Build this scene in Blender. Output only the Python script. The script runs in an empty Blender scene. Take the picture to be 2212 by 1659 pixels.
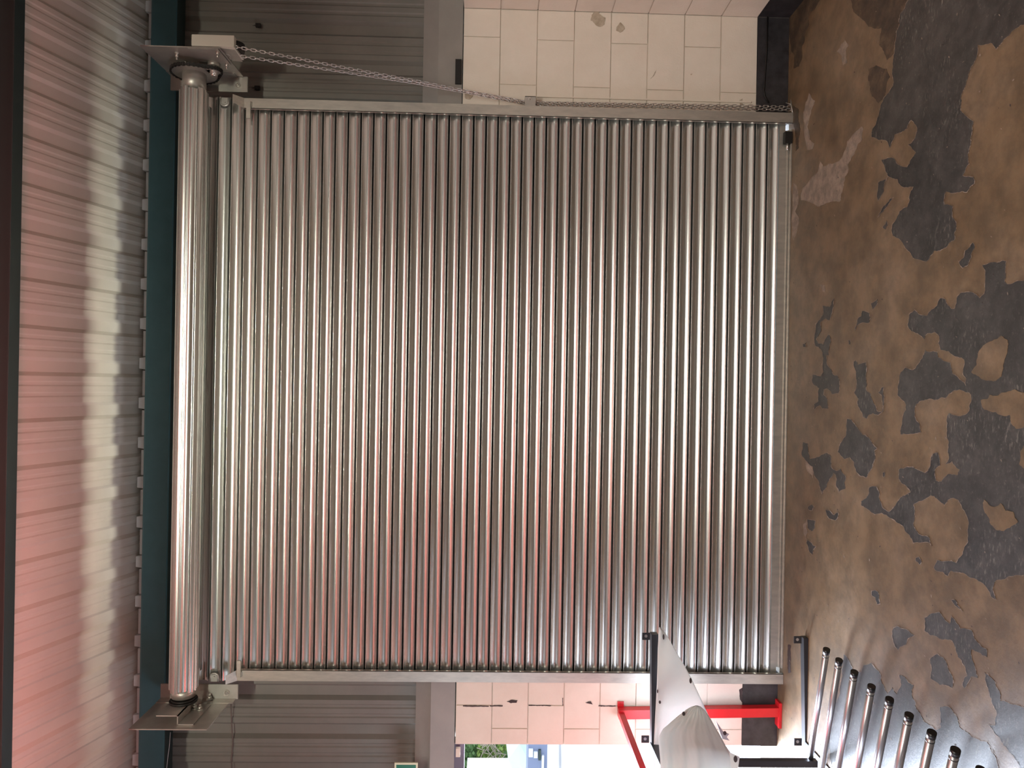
import bpy, bmesh, math, random
from mathutils import Vector, Matrix
from mathutils.geometry import tessellate_polygon
random.seed(7)
S = bpy.context.scene
COL = S.collection

# ------------------------------------------------------------------ camera
F, CU, CV = 1534.0, 1106.0, 829.5
EYE = Vector((0.0, -4.38, 1.80))
PITCH, ROLL = 0.0253, 0.0175
fwd = Vector((0, math.cos(PITCH), -math.sin(PITCH)))
down = Vector((0, -math.sin(PITCH), -math.cos(PITCH)))
right = Vector((1, 0, 0))
cr, sr = math.cos(ROLL), math.sin(ROLL)
AX = down * cr + right * sr          # picture right  (the phone was held on its side)
AY = -down * sr + right * cr         # picture up
cam = bpy.data.cameras.new('camera')
cam.sensor_fit = 'HORIZONTAL'; cam.sensor_width = 36.0; cam.lens = F / 2212 * 36.0
cam.clip_start = 0.02; cam.clip_end = 300
camo = bpy.data.objects.new('camera', cam); COL.objects.link(camo)
M = Matrix((AX, AY, -fwd)).transposed().to_4x4(); M.translation = EYE
camo.matrix_world = M
S.camera = camo

def ray(u, v):
    return fwd + AX * ((u - CU) / F) - AY * ((v - CV) / F)
def PY(u, v, y):                      # where a sight line meets the plane Y = y
    d = ray(u, v); return EYE + d * ((y - EYE.y) / d.y)
def PZ(u, v, z=0.0):
    d = ray(u, v); return EYE + d * ((z - EYE.z) / d.z)
def PX(u, v, x):
    d = ray(u, v); return EYE + d * ((x - EYE.x) / d.x)

# ------------------------------------------------------------------ world, lights, exposure
S.view_settings.view_transform = 'Standard'; S.view_settings.look = 'None'
S.view_settings.exposure = 0.0; S.view_settings.gamma = 1.0; S.view_settings.use_curve_mapping = False
W = bpy.data.worlds.new('world'); S.world = W; W.use_nodes = True
bg = W.node_tree.nodes['Background']; bg.inputs['Color'].default_value = (0.86, 0.93, 1.0, 1); bg.inputs['Strength'].default_value = 2.4

def area(name, loc, target, sx, sy, power, col, spread=180):
    l = bpy.data.lights.new(name, 'AREA'); l.shape = 'RECTANGLE'; l.size = sx; l.size_y = sy
    l.energy = power; l.color = col; l.spread = math.radians(spread)
    o = bpy.data.objects.new(name, l); COL.objects.link(o); o.location = loc
    d = Vector(target) - Vector(loc)
    z = -d.normalized(); x = Vector((0, 0, 1)).cross(z)
    if x.length < 1e-4: x = Vector((1, 0, 0))
    x.normalize(); y = z.cross(x)
    m = Matrix((x, y, z)).transposed().to_4x4(); m.translation = Vector(loc); o.matrix_world = m
    return o
WARM = (0.98, 0.97, 0.80)
area('tube_light_near', (0.12, -2.75, 4.25), (0.12, -2.3, 0), 1.4, 0.07, 6, WARM)
area('tube_light_mid', (0.12, -4.9, 3.95), (0.12, -4.2, 0), 1.4, 0.10, 13, WARM)
area('tube_light_roof', (-0.2, -5.38, 4.065), (-0.2, -0.06, 4.13), 2.6, 0.025, 30, WARM, 40)
area('fill_light', (0.2, -6.4, 5.7), (0.1, -1.0, 2.4), 3.0, 1.4, 245, (0.98, 0.98, 0.88))  # soft general fill added high behind the camera, not a known roof opening
area('doorway_daylight', (-3.40, 0.62, 1.15), (-1.5, -1.6, 0.0), 0.9, 1.7, 720, (0.74, 0.84, 1.0))
area('side_door_daylight', (-3.9, -2.5, 1.4), (-1.2, -1.7, 0.2), 1.4, 2.2, 60, (0.82, 0.88, 1.0))
area('red_glow_up', (-0.6, -2.4, 3.165), (-0.7, -2.82, 4.36), 3.8, 0.25, 165, (1.0, 0.24, 0.22))  # added stand-in for the red glow bounced up onto the roof
area('red_glow_low', (-3.0, -0.95, 0.9), (-1.9, 0.0, 0.9), 0.5, 0.8, 9, (1.0, 0.12, 0.12))  # added stand-in for red bounce near the doorway

# ------------------------------------------------------------------ materials
def mat(name, col, rough=0.5, metal=0.0, col2=None, scale=6.0, detail=6.0, stretch=None, bump=0.0, bscale=60.0, spec=None, lo=0.35, hi=0.65):
    m = bpy.data.materials.new(name); m.use_nodes = True
    nt = m.node_tree; b = nt.nodes['Principled BSDF']
    b.inputs['Roughness'].default_value = rough; b.inputs['Metallic'].default_value = metal
    if spec is not None: b.inputs['Specular IOR Level'].default_value = spec
    b.inputs['Base Color'].default_value = (*col, 1)
    if col2 or bump:
        tc = nt.nodes.new('ShaderNodeTexCoord'); mp = nt.nodes.new('ShaderNodeMapping')
        nt.links.new(tc.outputs['Object'], mp.inputs['Vector'])
        if stretch: mp.inputs['Scale'].default_value = stretch
    if col2:
        n = nt.nodes.new('ShaderNodeTexNoise'); n.inputs['Scale'].default_value = scale; n.inputs['Detail'].default_value = detail
        n.inputs['Roughness'].default_value = 0.65
        nt.links.new(mp.outputs['Vector'], n.inputs['Vector'])
        r = nt.nodes.new('ShaderNodeValToRGB')
        r.color_ramp.elements[0].position = lo; r.color_ramp.elements[0].color = (*col, 1)
        r.color_ramp.elements[1].position = hi; r.color_ramp.elements[1].color = (*col2, 1)
        nt.links.new(n.outputs['Fac'], r.inputs['Fac']); nt.links.new(r.outputs['Color'], b.inputs['Base Color'])
    if bump:
        n2 = nt.nodes.new('ShaderNodeTexNoise'); n2.inputs['Scale'].default_value = bscale; n2.inputs['Detail'].default_value = 4
        nt.links.new(mp.outputs['Vector'], n2.inputs['Vector'])
        bp = nt.nodes.new('ShaderNodeBump'); bp.inputs['Strength'].default_value = bump; bp.inputs['Distance'].default_value = 0.004
        nt.links.new(n2.outputs['Fac'], bp.inputs['Height']); nt.links.new(bp.outputs['Normal'], b.inputs['Normal'])
    return m

GALV = mat('galvanised_slat', (0.62, 0.63, 0.605), 0.27, 0.95, (0.68, 0.675, 0.65), 3.0, stretch=(1, 8, 30))
GALV_RAIL = mat('galvanised_rail', (0.44, 0.42, 0.38), 0.42, 0.75, (0.55, 0.52, 0.46), 9.0, stretch=(4, 4, 1))
STEEL = mat('bare_steel_plate', (0.42, 0.40, 0.37), 0.42, 0.7, (0.50, 0.47, 0.43), 12)
BOLT = mat('zinc_bolt', (0.65, 0.63, 0.58), 0.3, 0.9)
CHAINM = mat('zinc_chain', (0.62, 0.58, 0.56), 0.3, 0.9)
DARKMETAL = mat('dark_oily_metal', (0.02, 0.018, 0.017), 0.5, 0.3)
CLAD = mat('grey_cladding', (0.20, 0.188, 0.168), 0.5, 0.0, (0.23, 0.215, 0.192), 4, bump=0.02)
FLASH = mat('pale_flashing', (0.27, 0.25, 0.23), 0.45, 0.0, (0.31, 0.285, 0.26), 5)
ROOFM = mat('white_roof_sheet', (0.66, 0.62, 0.56), 0.5, 0.0, (0.72, 0.68, 0.61), 3)
TEAL = mat('teal_beam_paint', (0.058, 0.155, 0.185), 0.45, 0.0, (0.066, 0.172, 0.205), 10)
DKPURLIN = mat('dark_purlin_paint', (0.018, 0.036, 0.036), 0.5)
FILLER = mat('pale_filler', (0.75, 0.76, 0.78), 0.7)
PAINT = mat('cream_block_paint', (0.71, 0.625, 0.535), 0.6, 0.0, (0.76, 0.675, 0.585), 5, bump=0.25, bscale=90)
JOINT = mat('cream_joint', (0.62, 0.55, 0.46), 0.7, 0.0, (0.68, 0.60, 0.51), 20, bump=0.2)
BLACKP = mat('black_skirting_paint', (0.022, 0.02, 0.022), 0.4, 0.0, (0.045, 0.042, 0.046), 14, bump=0.3)
STAIN = mat('brown_stain', (0.34, 0.27, 0.19), 0.7, 0.0, (0.55, 0.46, 0.37), 22, lo=0.3, hi=0.7)
CRACKM = mat('dark_chip', (0.05, 0.035, 0.035), 0.8)
BLKSTEEL = mat('black_powder_coat', (0.017, 0.017, 0.022), 0.42, 0.0)
TUBEM = mat('silver_tube', (0.55, 0.55, 0.58), 0.3, 0.9)
CAPM = mat('black_plastic_cap', (0.008, 0.008, 0.009), 0.35)
REDP = mat('red_paint', (0.62, 0.015, 0.02), 0.35, 0.0, (0.55, 0.012, 0.018), 10)
SHEETM = mat('white_plastic_sheet', (0.78, 0.79, 0.79), 0.28, 0.0, (0.84, 0.84, 0.82), 3, bump=0.05, bscale=25)
nt = SHEETM.node_tree; tr = nt.nodes.new('ShaderNodeBsdfTranslucent'); tr.inputs['Color'].default_value = (0.86, 0.87, 0.86, 1)
mxs = nt.nodes.new('ShaderNodeMixShader'); mxs.inputs['Fac'].default_value = 0.22
nt.links.new(nt.nodes['Principled BSDF'].outputs['BSDF'], mxs.inputs[1]); nt.links.new(tr.outputs['BSDF'], mxs.inputs[2])
nt.links.new(mxs.outputs['Shader'], nt.nodes['Material Output'].inputs['Surface'])
GREEN = mat('sign_green', (0.0, 0.16, 0.085), 0.35)
CREAMP = mat('pale_sign_border', (0.78, 0.80, 0.58), 0.4)
WHITEP = mat('white_paint', (0.8, 0.8, 0.8), 0.4)
BOXM = mat('pale_gear_box', (0.60, 0.58, 0.50), 0.5)
CONC = mat('pale_outdoor_concrete', (0.72, 0.72, 0.74), 0.9, 0.0, (0.80, 0.80, 0.80), 1.5)

# worn brown floor paint and the bare concrete under it
def floor_mat(name, cols, rough, speck, sc, streak=0.0):
    m = bpy.data.materials.new(name); m.use_nodes = True; nt = m.node_tree; b = nt.nodes['Principled BSDF']
    def node(t, **kw):
        n = nt.nodes.new(t)
        for k, v in kw.items(): n.inputs[k].default_value = v
        return n
    def ramp(src, p0, p1, c0=None, c1=None):
        r = nt.nodes.new('ShaderNodeValToRGB'); e = r.color_ramp.elements; e[0].position = p0; e[1].position = p1
        if c0: e[0].color = (*c0, 1); e[1].color = (*c1, 1)
        nt.links.new(src, r.inputs['Fac']); return r
    def mix(fac, a, bcol):
        x = nt.nodes.new('ShaderNodeMix'); x.data_type = 'RGBA'; nt.links.new(fac, x.inputs['Factor']); nt.links.new(a, x.inputs['A'])
        if isinstance(bcol, tuple): x.inputs['B'].default_value = (*bcol, 1)
        else: nt.links.new(bcol, x.inputs['B'])
        return x.outputs['Result']
    tc = nt.nodes.new('ShaderNodeTexCoord')
    n1 = node('ShaderNodeTexNoise', Scale=sc, Detail=9.0, Roughness=0.68); nt.links.new(tc.outputs['Object'], n1.inputs['Vector'])
    r1 = ramp(n1.outputs['Fac'], 0.36, 0.64, cols[0], cols[2]); k = r1.color_ramp.elements.new(0.5); k.color = (*cols[1], 1)
    n2 = node('ShaderNodeTexNoise', Scale=52.0, Detail=6.0, Roughness=0.8); nt.links.new(tc.outputs['Object'], n2.inputs['Vector'])
    r2 = ramp(n2.outputs['Fac'], *speck)
    col = mix(r2.outputs['Color'], r1.outputs['Color'], cols[3])
    n3 = node('ShaderNodeTexNoise', Scale=sc * 3.1, Detail=8.0, Roughness=0.7); nt.links.new(tc.outputs['Object'], n3.inputs['Vector'])
    r3 = ramp(n3.outputs['Fac'], 0.40, 0.60, tuple(c * 0.74 for c in (1, 1, 1)), (1.18, 1.16, 1.12))
    mu = nt.nodes.new('ShaderNodeMix'); mu.data_type = 'RGBA'; mu.blend_type = 'MULTIPLY'; mu.inputs['Factor'].default_value = 1.0
    nt.links.new(col, mu.inputs['A']); nt.links.new(r3.outputs['Color'], mu.inputs['B']); col = mu.outputs['Result']
    if streak:
        mp = nt.nodes.new('ShaderNodeMapping'); mp.inputs['Rotation'].default_value = (0, 0, 0.9); mp.inputs['Scale'].default_value = (28, 90, 1)
        nt.links.new(tc.outputs['Object'], mp.inputs['Vector'])
        n4 = node('ShaderNodeTexNoise', Scale=1.0, Detail=3.0, Roughness=0.6); nt.links.new(mp.outputs['Vector'], n4.inputs['Vector'])
        n5 = node('ShaderNodeTexNoise', Scale=3.4, Detail=4.0, Roughness=0.6); nt.links.new(tc.outputs['Object'], n5.inputs['Vector'])
        r4 = ramp(n4.outputs['Fac'], 0.56, 0.68); r5 = ramp(n5.outputs['Fac'], 0.46, 0.62)
        q = nt.nodes.new('ShaderNodeMath'); q.operation = 'MULTIPLY'; nt.links.new(r4.outputs['Color'], q.inputs[0]); nt.links.new(r5.outputs['Color'], q.inputs[1])
        q2 = nt.nodes.new('ShaderNodeMath'); q2.operation = 'MULTIPLY'; nt.links.new(q.outputs[0], q2.inputs[0]); q2.inputs[1].default_value = streak
        col = mix(q2.outputs[0], col, cols[3])
    nt.links.new(col, b.inputs['Base Color'])
    b.inputs['Roughness'].default_value = rough
    bp = nt.nodes.new('ShaderNodeBump'); bp.inputs['Strength'].default_value = 0.3; bp.inputs['Distance'].default_value = 0.003
    nt.links.new(n2.outputs['Fac'], bp.inputs['Height']); nt.links.new(bp.outputs['Normal'], b.inputs['Normal'])
    return m
FLOOR = floor_mat('worn_brown_floor_paint', ((0.108, 0.068, 0.036), (0.137, 0.091, 0.052), (0.165, 0.115, 0.073), (0.19, 0.14, 0.098)), 0.38, (0.64, 0.80), 2.2)
BARE = floor_mat('bare_dark_concrete', ((0.024, 0.0225, 0.022), (0.036, 0.034, 0.033), (0.052, 0.048, 0.046), (0.17, 0.155, 0.135)), 0.42, (0.58, 0.74), 5, 0.75)
PALE = floor_mat('pale_scraped_screed', ((0.19, 0.15, 0.12), (0.23, 0.18, 0.145), (0.27, 0.215, 0.175), (0.10, 0.07, 0.05)), 0.7, (0.60, 0.72), 6)

# ------------------------------------------------------------------ builders (all shapes in metres, world space)
def B(): return bmesh.new()
def box(bm, x0, x1, y0, y1, z0, z1):
    v = [bm.verts.new((x, y, z)) for x in (x0, x1) for y in (y0, y1) for z in (z0, z1)]
    for f in ((0,1,3,2),(4,6,7,5),(0,4,5,1),(2,3,7,6),(0,2,6,4),(1,5,7,3)): bm.faces.new([v[i] for i in f])
    return v
def obox(bm, c, ax, ay, az):          # oriented box from half axes
    c, ax, ay, az = map(Vector, (c, ax, ay, az)); v = []
    for i in (-1, 1):
        for j in (-1, 1):
            for k in (-1, 1): v.append(bm.verts.new(c + ax*i + ay*j + az*k))
    for f in ((0,1,3,2),(4,6,7,5),(0,4,5,1),(2,3,7,6),(0,2,6,4),(1,5,7,3)): bm.faces.new([v[i] for i in f])
def frame_of(d):
    d = Vector(d).normalized(); a = Vector((0, 0, 1)) if abs(d.z) < 0.9 else Vector((1, 0, 0))
    x = d.cross(a).normalized(); return x, d.cross(x).normalized()
def bar(bm, a, b, w, h):              # square bar between two points
    a, b = Vector(a), Vector(b); x, y = frame_of(b - a)
    obox(bm, (a + b) / 2, x * w / 2, y * h / 2, (b - a) / 2)
def ring_pts(c, x, y, r, n): return [c + x * (r * math.cos(2*math.pi*i/n)) + y * (r * math.sin(2*math.pi*i/n)) for i in range(n)]
def cyl(bm, a, b, r, n=16, r2=None, caps=True):
    a, b = Vector(a), Vector(b); x, y = frame_of(b - a); r2 = r if r2 is None else r2
    A = [bm.verts.new(p) for p in ring_pts(a, x, y, r, n)]; C = [bm.verts.new(p) for p in ring_pts(b, x, y, r2, n)]
    for i in range(n):
        j = (i + 1) % n; f = bm.faces.new((A[i], A[j], C[j], C[i])); f.smooth = True
    if caps: bm.faces.new(A[::-1]); bm.faces.new(C)
def tube(bm, pts, r, n=8, closed=False):
    pts = [Vector(p) for p in pts]; rings = []; N = len(pts)
    px = None
    for i, p in enumerate(pts):
        if closed: d = pts[(i+1) % N] - pts[i-1]
        else: d = pts[min(i+1, N-1)] - pts[max(i-1, 0)]
        d.normalize()
        if px is None: px, _ = frame_of(d)
        px = (px - d * px.dot(d)).normalized(); py = d.cross(px)
        rings.append([bm.verts.new(q) for q in ring_pts(p, px, py, r, n)])
    for i in range(N if closed else N - 1):
        a, b = rings[i], rings[(i+1) % N]
        for k in range(n):
            f = bm.faces.new((a[k], a[(k+1) % n], b[(k+1) % n], b[k])); f.smooth = True
    if not closed: bm.faces.new(rings[0][::-1]); bm.faces.new(rings[-1])
def extrude_x(bm, prof, x0, x1, closed=False, smooth=False, caps=False):   # prof: (y, z) pairs
    a = [bm.verts.new((x0, y, z)) for y, z in prof]; b = [bm.verts.new((x1, y, z)) for y, z in prof]
    n = len(prof)
    for i in range(n if closed else n - 1):
        j = (i + 1) % n; f = bm.faces.new((a[i], a[j], b[j], b[i])); f.smooth = smooth
    if caps: bm.faces.new(a[::-1]); bm.faces.new(b)
def prism(bm, pts, off):              # flat polygon given depth along off
    pts = [Vector(p) for p in pts]; off = Vector(off)
    a = [bm.verts.new(p) for p in pts]; b = [bm.verts.new(p + off) for p in pts]; n = len(pts)
    for t in tessellate_polygon([pts]):
        bm.faces.new([a[i] for i in t]); bm.faces.new([b[i] for i in t[::-1]])
    for i in range(n):
        j = (i + 1) % n; bm.faces.new((a[j], a[i], b[i], b[j]))
def bevel(bm, w, seg=1):
    bmesh.ops.bevel(bm, geom=[e for e in bm.edges if len(e.link_faces) == 2 and e.calc_face_angle(0) > 0.6], offset=w, segments=seg, affect='EDGES', profile=0.5)
def mesh_of(name, bm, m):
    bmesh.ops.recalc_face_normals(bm, faces=bm.faces)
    me = bpy.data.meshes.new(name); bm.to_mesh(me); bm.free(); me.materials.append(m); return me
def obj(name, bm, m, parent=None, label=None, kind=None, solid=None):
    o = bpy.data.objects.new(name, mesh_of(name, bm, m)); COL.objects.link(o)
    if parent:
        o.parent = parent; o.location = -parent.matrix_basis.translation if parent.parent is None else (0, 0, 0)
    if label: o['label'] = label
    if kind: o['kind'] = kind
    if solid:
        s = o.modifiers.new('thickness', 'SOLIDIFY'); s.thickness = solid; s.offset = 0
    return o
def thing(name, label, cat, loc, group=None):
    o = bpy.data.objects.new(name, None); COL.objects.link(o); o.location = loc; o.empty_display_size = 0.05
    o['label'] = label; o['category'] = cat
    if group: o['group'] = group
    return o
def tag(o, label, cat, group=None):
    o['label'] = label; o['category'] = cat
    if group: o['group'] = group
    return o
def hexbolt(name, p, d, r, L, parent, m=None):   # washer, hexagon head and shank along d
    p, d = Vector(p), Vector(d).normalized(); bm = B()
    cyl(bm, p, p + d * L * 0.18, r * 1.45, 14); cyl(bm, p + d * L * 0.18, p + d * L * 0.62, r, 6); cyl(bm, p + d * L * 0.62, p + d * L, r * 0.55, 10)
    return obj(name, bm, m or BOLT, parent)

# ------------------------------------------------------------------ floor
bm = B(); box(bm, -4.2, 4.0, -9.5, 0.26, -0.12, 0.0)
floor = obj('floor', bm, FLOOR, kind='structure')

def jitter(pts, amp):
    def split(a, b, d):
        L = math.hypot(b[0]-a[0], b[1]-a[1])
        if L < 4.5: return [a]
        k = min(0.13 * L, amp * 2.0) * (1 if d < 2 else 0.8); o = random.uniform(-k, k)
        m = ((a[0]+b[0])/2 - (b[1]-a[1])/L*o, (a[1]+b[1])/2 + (b[0]-a[0])/L*o)
        return split(a, m, d+1) + split(m, b, d+1)
    out = []
    for i in range(len(pts)): out += split(pts[i], pts[(i+1) % len(pts)], 0)
    return out
def patch(name, pts, origin, scale, m, z, amp=1.6):
    px = jitter([(origin[0] + x / scale, origin[1] + y / scale) for x, y in pts], amp)
    w = [PZ(u, v, z) for u, v in px]; bm = B()
    lo = [Vector((p.x, p.y, 0.0)) for p in w]
    vs = [bm.verts.new(p) for p in w]; vl = [bm.verts.new(p) for p in lo]; n = len(w)
    for t in tessellate_polygon([w]):
        try: bm.faces.new([vs[i] for i in t])
        except ValueError: pass
    for i in range(n):
        j = (i + 1) % n
        try: bm.faces.new((vs[i], vs[j], vl[j], vl[i]))
        except ValueError: pass
    for f in bm.faces:
        f.normal_update()
        if f.normal.z < -0.5: f.normal_flip()
    me = bpy.data.meshes.new(name); bm.to_mesh(me); bm.free(); me.materials.append(m)
    o = bpy.data.objects.new(name, me); COL.objects.link(o); o.parent = floor
    if name == 'bare_patch':
        bm = B(); cx = sum(q[0] for q in px) / len(px); cy = sum(q[1] for q in px) / len(px)
        ar = sum(px[i][0] * px[(i+1) % n][1] - px[(i+1) % n][0] * px[i][1] for i in range(n)); sg = 1 if ar > 0 else -1
        i_, o_ = [], []
        for k in range(n):
            a, b = px[k-1], px[(k+1) % n]; L = math.hypot(b[0]-a[0], b[1]-a[1]) or 1; nx, ny = (b[1]-a[1]) / L * sg, -(b[0]-a[0]) / L * sg
            w0 = max(0, random.gauss(0.25, 0.75))
            i_.append(bm.verts.new(PZ(px[k][0] - nx * 0.3, px[k][1] - ny * 0.3, z + 0.0014))); o_.append(bm.verts.new(PZ(px[k][0] + nx * w0, px[k][1] + ny * w0, z + 0.0014)))
        for k in range(n):
            j = (k + 1) % n
            try: f = bm.faces.new((i_[k], i_[j], o_[j], o_[k]))
            except ValueError: pass
        e = bpy.data.objects.new('paint_edge', mesh_of('paint_edge', bm, PALE)); COL.objects.link(e); e.parent = o  # pale ribbon paints in the light caught by the paint edge
    return o
SC = 2212 / 512.0
A0, B0, C0, D0 = (1700, 0), (1700, 380), (1700, 700), (1700, 1020)
def shift(pts, dy): return [(x, y + dy) for x, y in pts]
dB, dC, dD = 380 * SC, 700 * SC, 1020 * SC
big1 = [(1150,-60),(1060,120),(1020,300),(1000,500),(980,650),(990,800),(900,920),(840,1100),(790,1280),(920,1310),(960,1380),(1000,1260),(1120,1200),(1160,1120),(1215,1200),(1190,1290),(1130,1350),(1200,1420),(1120,1560),(1050,1540),(1000,1480),(880,1490),(920,1600)] + shift([(940,0),(1030,30),(1060,90),(1130,110),(1180,100),(1140,200),(1120,290),(1050,330),(985,450),(985,560),(1060,600),(1120,690),(1180,770),(1300,800),(1370,700),(1480,670),(1560,600),(1580,470),(1540,380),(1550,280),(1470,265),(1480,150),(1600,155),(1680,150),(1750,70),(1740,10)], dB) + [(1640,1640),(1700,1530),(1690,1480),(1710,1300),(1740,1130),(1620,1030),(1640,850),(1690,700),(1760,560),(1780,420),(1900,400),(1950,460),(2060,340),(2130,270),(2330,180),(2330,-60)]
patch('bare_patch', big1, A0, SC, BARE, 0.0012)
big2 = shift([(2330,950),(2212,975),(2060,1010),(2030,980),(2040,850),(2050,795),(1960,810),(1900,805),(1820,830),(1850,880),(1850,960),(1840,1100),(1800,1140),(1740,1090),(1620,1090),(1585,1130),(1560,1240),(1530,1240),(1480,1150),(1430,1140),(1400,1210),(1310,1300),(1230,1290),(1190,1250),(1140,1290),(1125,1390),(1160,1450),(1220,1470),(1280,1525),(1310,1470),(1380,1460),(1420,1500),(1410,1560)], dB) + shift([(1430,240),(1510,255),(1600,310),(1650,330),(1640,450),(1670,510),(1670,580),(1590,490),(1550,470),(1520,360),(1410,310),(1400,260),(1320,260),(1290,240),(1280,280),(1240,350),(1200,410),(1170,430),(1100,405),(1060,450),(1040,560),(1030,660),(1090,720),(1110,800),(1075,900),(1060,1030),(1120,1030),(1250,1010),(1230,920),(1190,860),(1190,790),(1240,720),(1380,710),(1480,690),(1550,625),(1610,610),(1700,640),(1720,690),(1700,760),(1700,810),(1620,860),(1560,850),(1510,830),(1490,960),(1510,1100),(1500,1200),(1510,1260),(1480,1310),(1540,1280),(1610,1360),(1590,1410),(1500,1400),(1440,1470),(1390,1460),(1380,1360),(1430,1320),(1410,1200),(1360,1210),(1330,1340),(1290,1390),(1200,1350),(1120,1330),(1050,1350),(1040,1440),(1100,1500),(1150,1560)], dC) + shift([(1150,190),(1080,220),(1010,310),(950,370),(890,330),(860,190),(830,130),(770,140),(740,240),(690,270),(690,310),(760,350),(820,395),(880,380),(960,430),(1050,480),(1110,560),(1150,610),(1180,660),(1320,655),(1350,690),(1330,610),(1230,580),(1180,500),(1190,420),(1180,300),(1240,270),(1340,215),(1400,250),(1470,315),(1530,245),(1600,260),(1660,370),(1690,500),(1690,650),(1640,760),(1580,850),(1500,830),(1400,820),(1370,890),(1390,920),(1450,930),(1500,970),(1530,920),(1640,940),(1700,980),(1790,1020),(1870,1090),(1900,1160),(1950,1190),(1930,1130),(1920,1080),(1950,1010),(2000,1005),(2110,970),(2212,960),(2330,950)], dD)
patch('bare_patch', big2, A0, SC, BARE, 0.0012)
islands = [([(2000,110),(2060,150),(2060,220),(2030,330),(2000,490),(1950,530),(1840,520),(1770,480),(1720,450),(1770,380),(1780,280),(1830,200),(1910,160)], C0),
 ([(1810,710),(1870,700),(1890,660),(1960,670),(2000,640),(2120,610),(2212,640),(2330,700),(2330,940),(2212,960),(2140,980),(2100,940),(2080,850),(2010,855),(1950,820),(1840,800)], C0),
 ([(2330,1100),(2212,1130),(2180,1180),(2165,1310),(2212,1350),(2330,1360)], C0),
 ([(1840,255),(1890,310),(1950,320),(1990,290),(2040,360),(2110,370),(2155,460),(2080,520),(2020,550),(1950,540),(1890,470),(1860,390),(1830,320)], D0)]
for p, o in islands: patch('paint_island', p, o, SC, FLOOR, 0.0022, 1.2)
small = [([(850,60),(930,30),(940,0),(905,80),(900,150),(850,230),(840,160)], B0), ([(1000,200),(950,260),(900,330),(840,390),(860,350),(920,270),(960,210)], B0),
 ([(930,415),(940,460),(920,500),(890,480)], B0), ([(1735,620),(1750,650),(1720,760),(1690,830),(1640,860),(1605,800),(1650,760),(1660,700),(1710,660)], B0),
 ([(330,-172),(400,-160),(440,-242),(430,-150),(390,-32),(360,-52),(310,-12),(310,80),(270,140),(290,180),(340,190),(370,120),(395,95),(410,170),(390,290),(360,290),(390,400),(430,470),(470,480),(490,560),(480,650),(420,655),(380,605),(340,610),(340,660),(380,710),(380,790),(330,790),(310,760),(250,800),(250,750),(290,720),(300,600),(250,570),(230,530),(240,470),(280,480),(310,490),(340,440),(335,340),(320,240),(260,200),(255,100),(270,0),(290,-30),(340,-110)], C0),
 ([(620,350),(640,335),(660,380),(690,370),(735,355),(740,450),(735,600),(780,650),(810,740),(840,810),(880,820),(890,740),(880,660),(850,640),(880,590),(905,590),(905,700),(900,800),(850,850),(800,830),(760,850),(740,885),(710,870),(680,800),(655,740),(665,700),(625,640),(650,560),(645,450)], C0),
 ([(560,885),(600,890),(650,960),(700,1030),(780,1080),(840,1165),(815,1180),(825,1260),(780,1360),(740,1435),(690,1420),(640,1370),(625,1290),(590,1245),(530,1260),(470,1190),(500,1110),(545,1050),(550,950)], C0),
 ([(150,1100),(190,1110),(200,1200),(215,1260),(280,1240),(370,1200),(400,1220),(410,1330),(460,1370),(500,1350),(545,1420),(540,1540),(480,1570),(455,1500),(455,1410),(430,1390),(400,1440),(370,1520),(330,1590),(310,1540),(290,1460),(250,1400),(240,1330),(170,1270),(140,1230)], C0),
 ([(780,1190),(840,1150),(845,1190),(800,1250)], B0), ([(700,1260),(770,1280),(770,1370),(700,1370),(650,1400),(635,1445),(630,1420),(660,1330),(690,1310)], B0),
 ([(190,330),(230,300),(250,320),(240,360),(200,350)], D0), ([(360,350),(400,360),(440,400),(475,375),(475,410),(450,450),(390,430),(370,400)], D0),
 ([(190,440),(265,455),(260,520),(230,550),(190,520)], D0), ([(190,620),(240,680),(270,690),(235,770),(200,720),(180,660)], D0),
 ([(1200,800),(1230,790),(1255,840),(1240,865),(1200,830)], D0), ([(790,1110),(820,1100),(850,1120),(865,1230),(840,1235),(825,1170),(790,1150)], D0),
 ([(1530,1195),(1570,1190),(1590,1240),(1640,1300),(1600,1270),(1550,1220)], D0), ([(890,1390),(910,1380),(915,1410),(900,1430)], C0), ([(570,150),(590,150),(590,190),(575,190)], C0), ([(145,190),(180,170),(175,215),(150,215)], C0)]
for p, o in small: patch('bare_patch', p, o, SC, BARE, 0.0012, 1.0)
E0, ES = (1660, 1320), 2212 / 552.0
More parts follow.
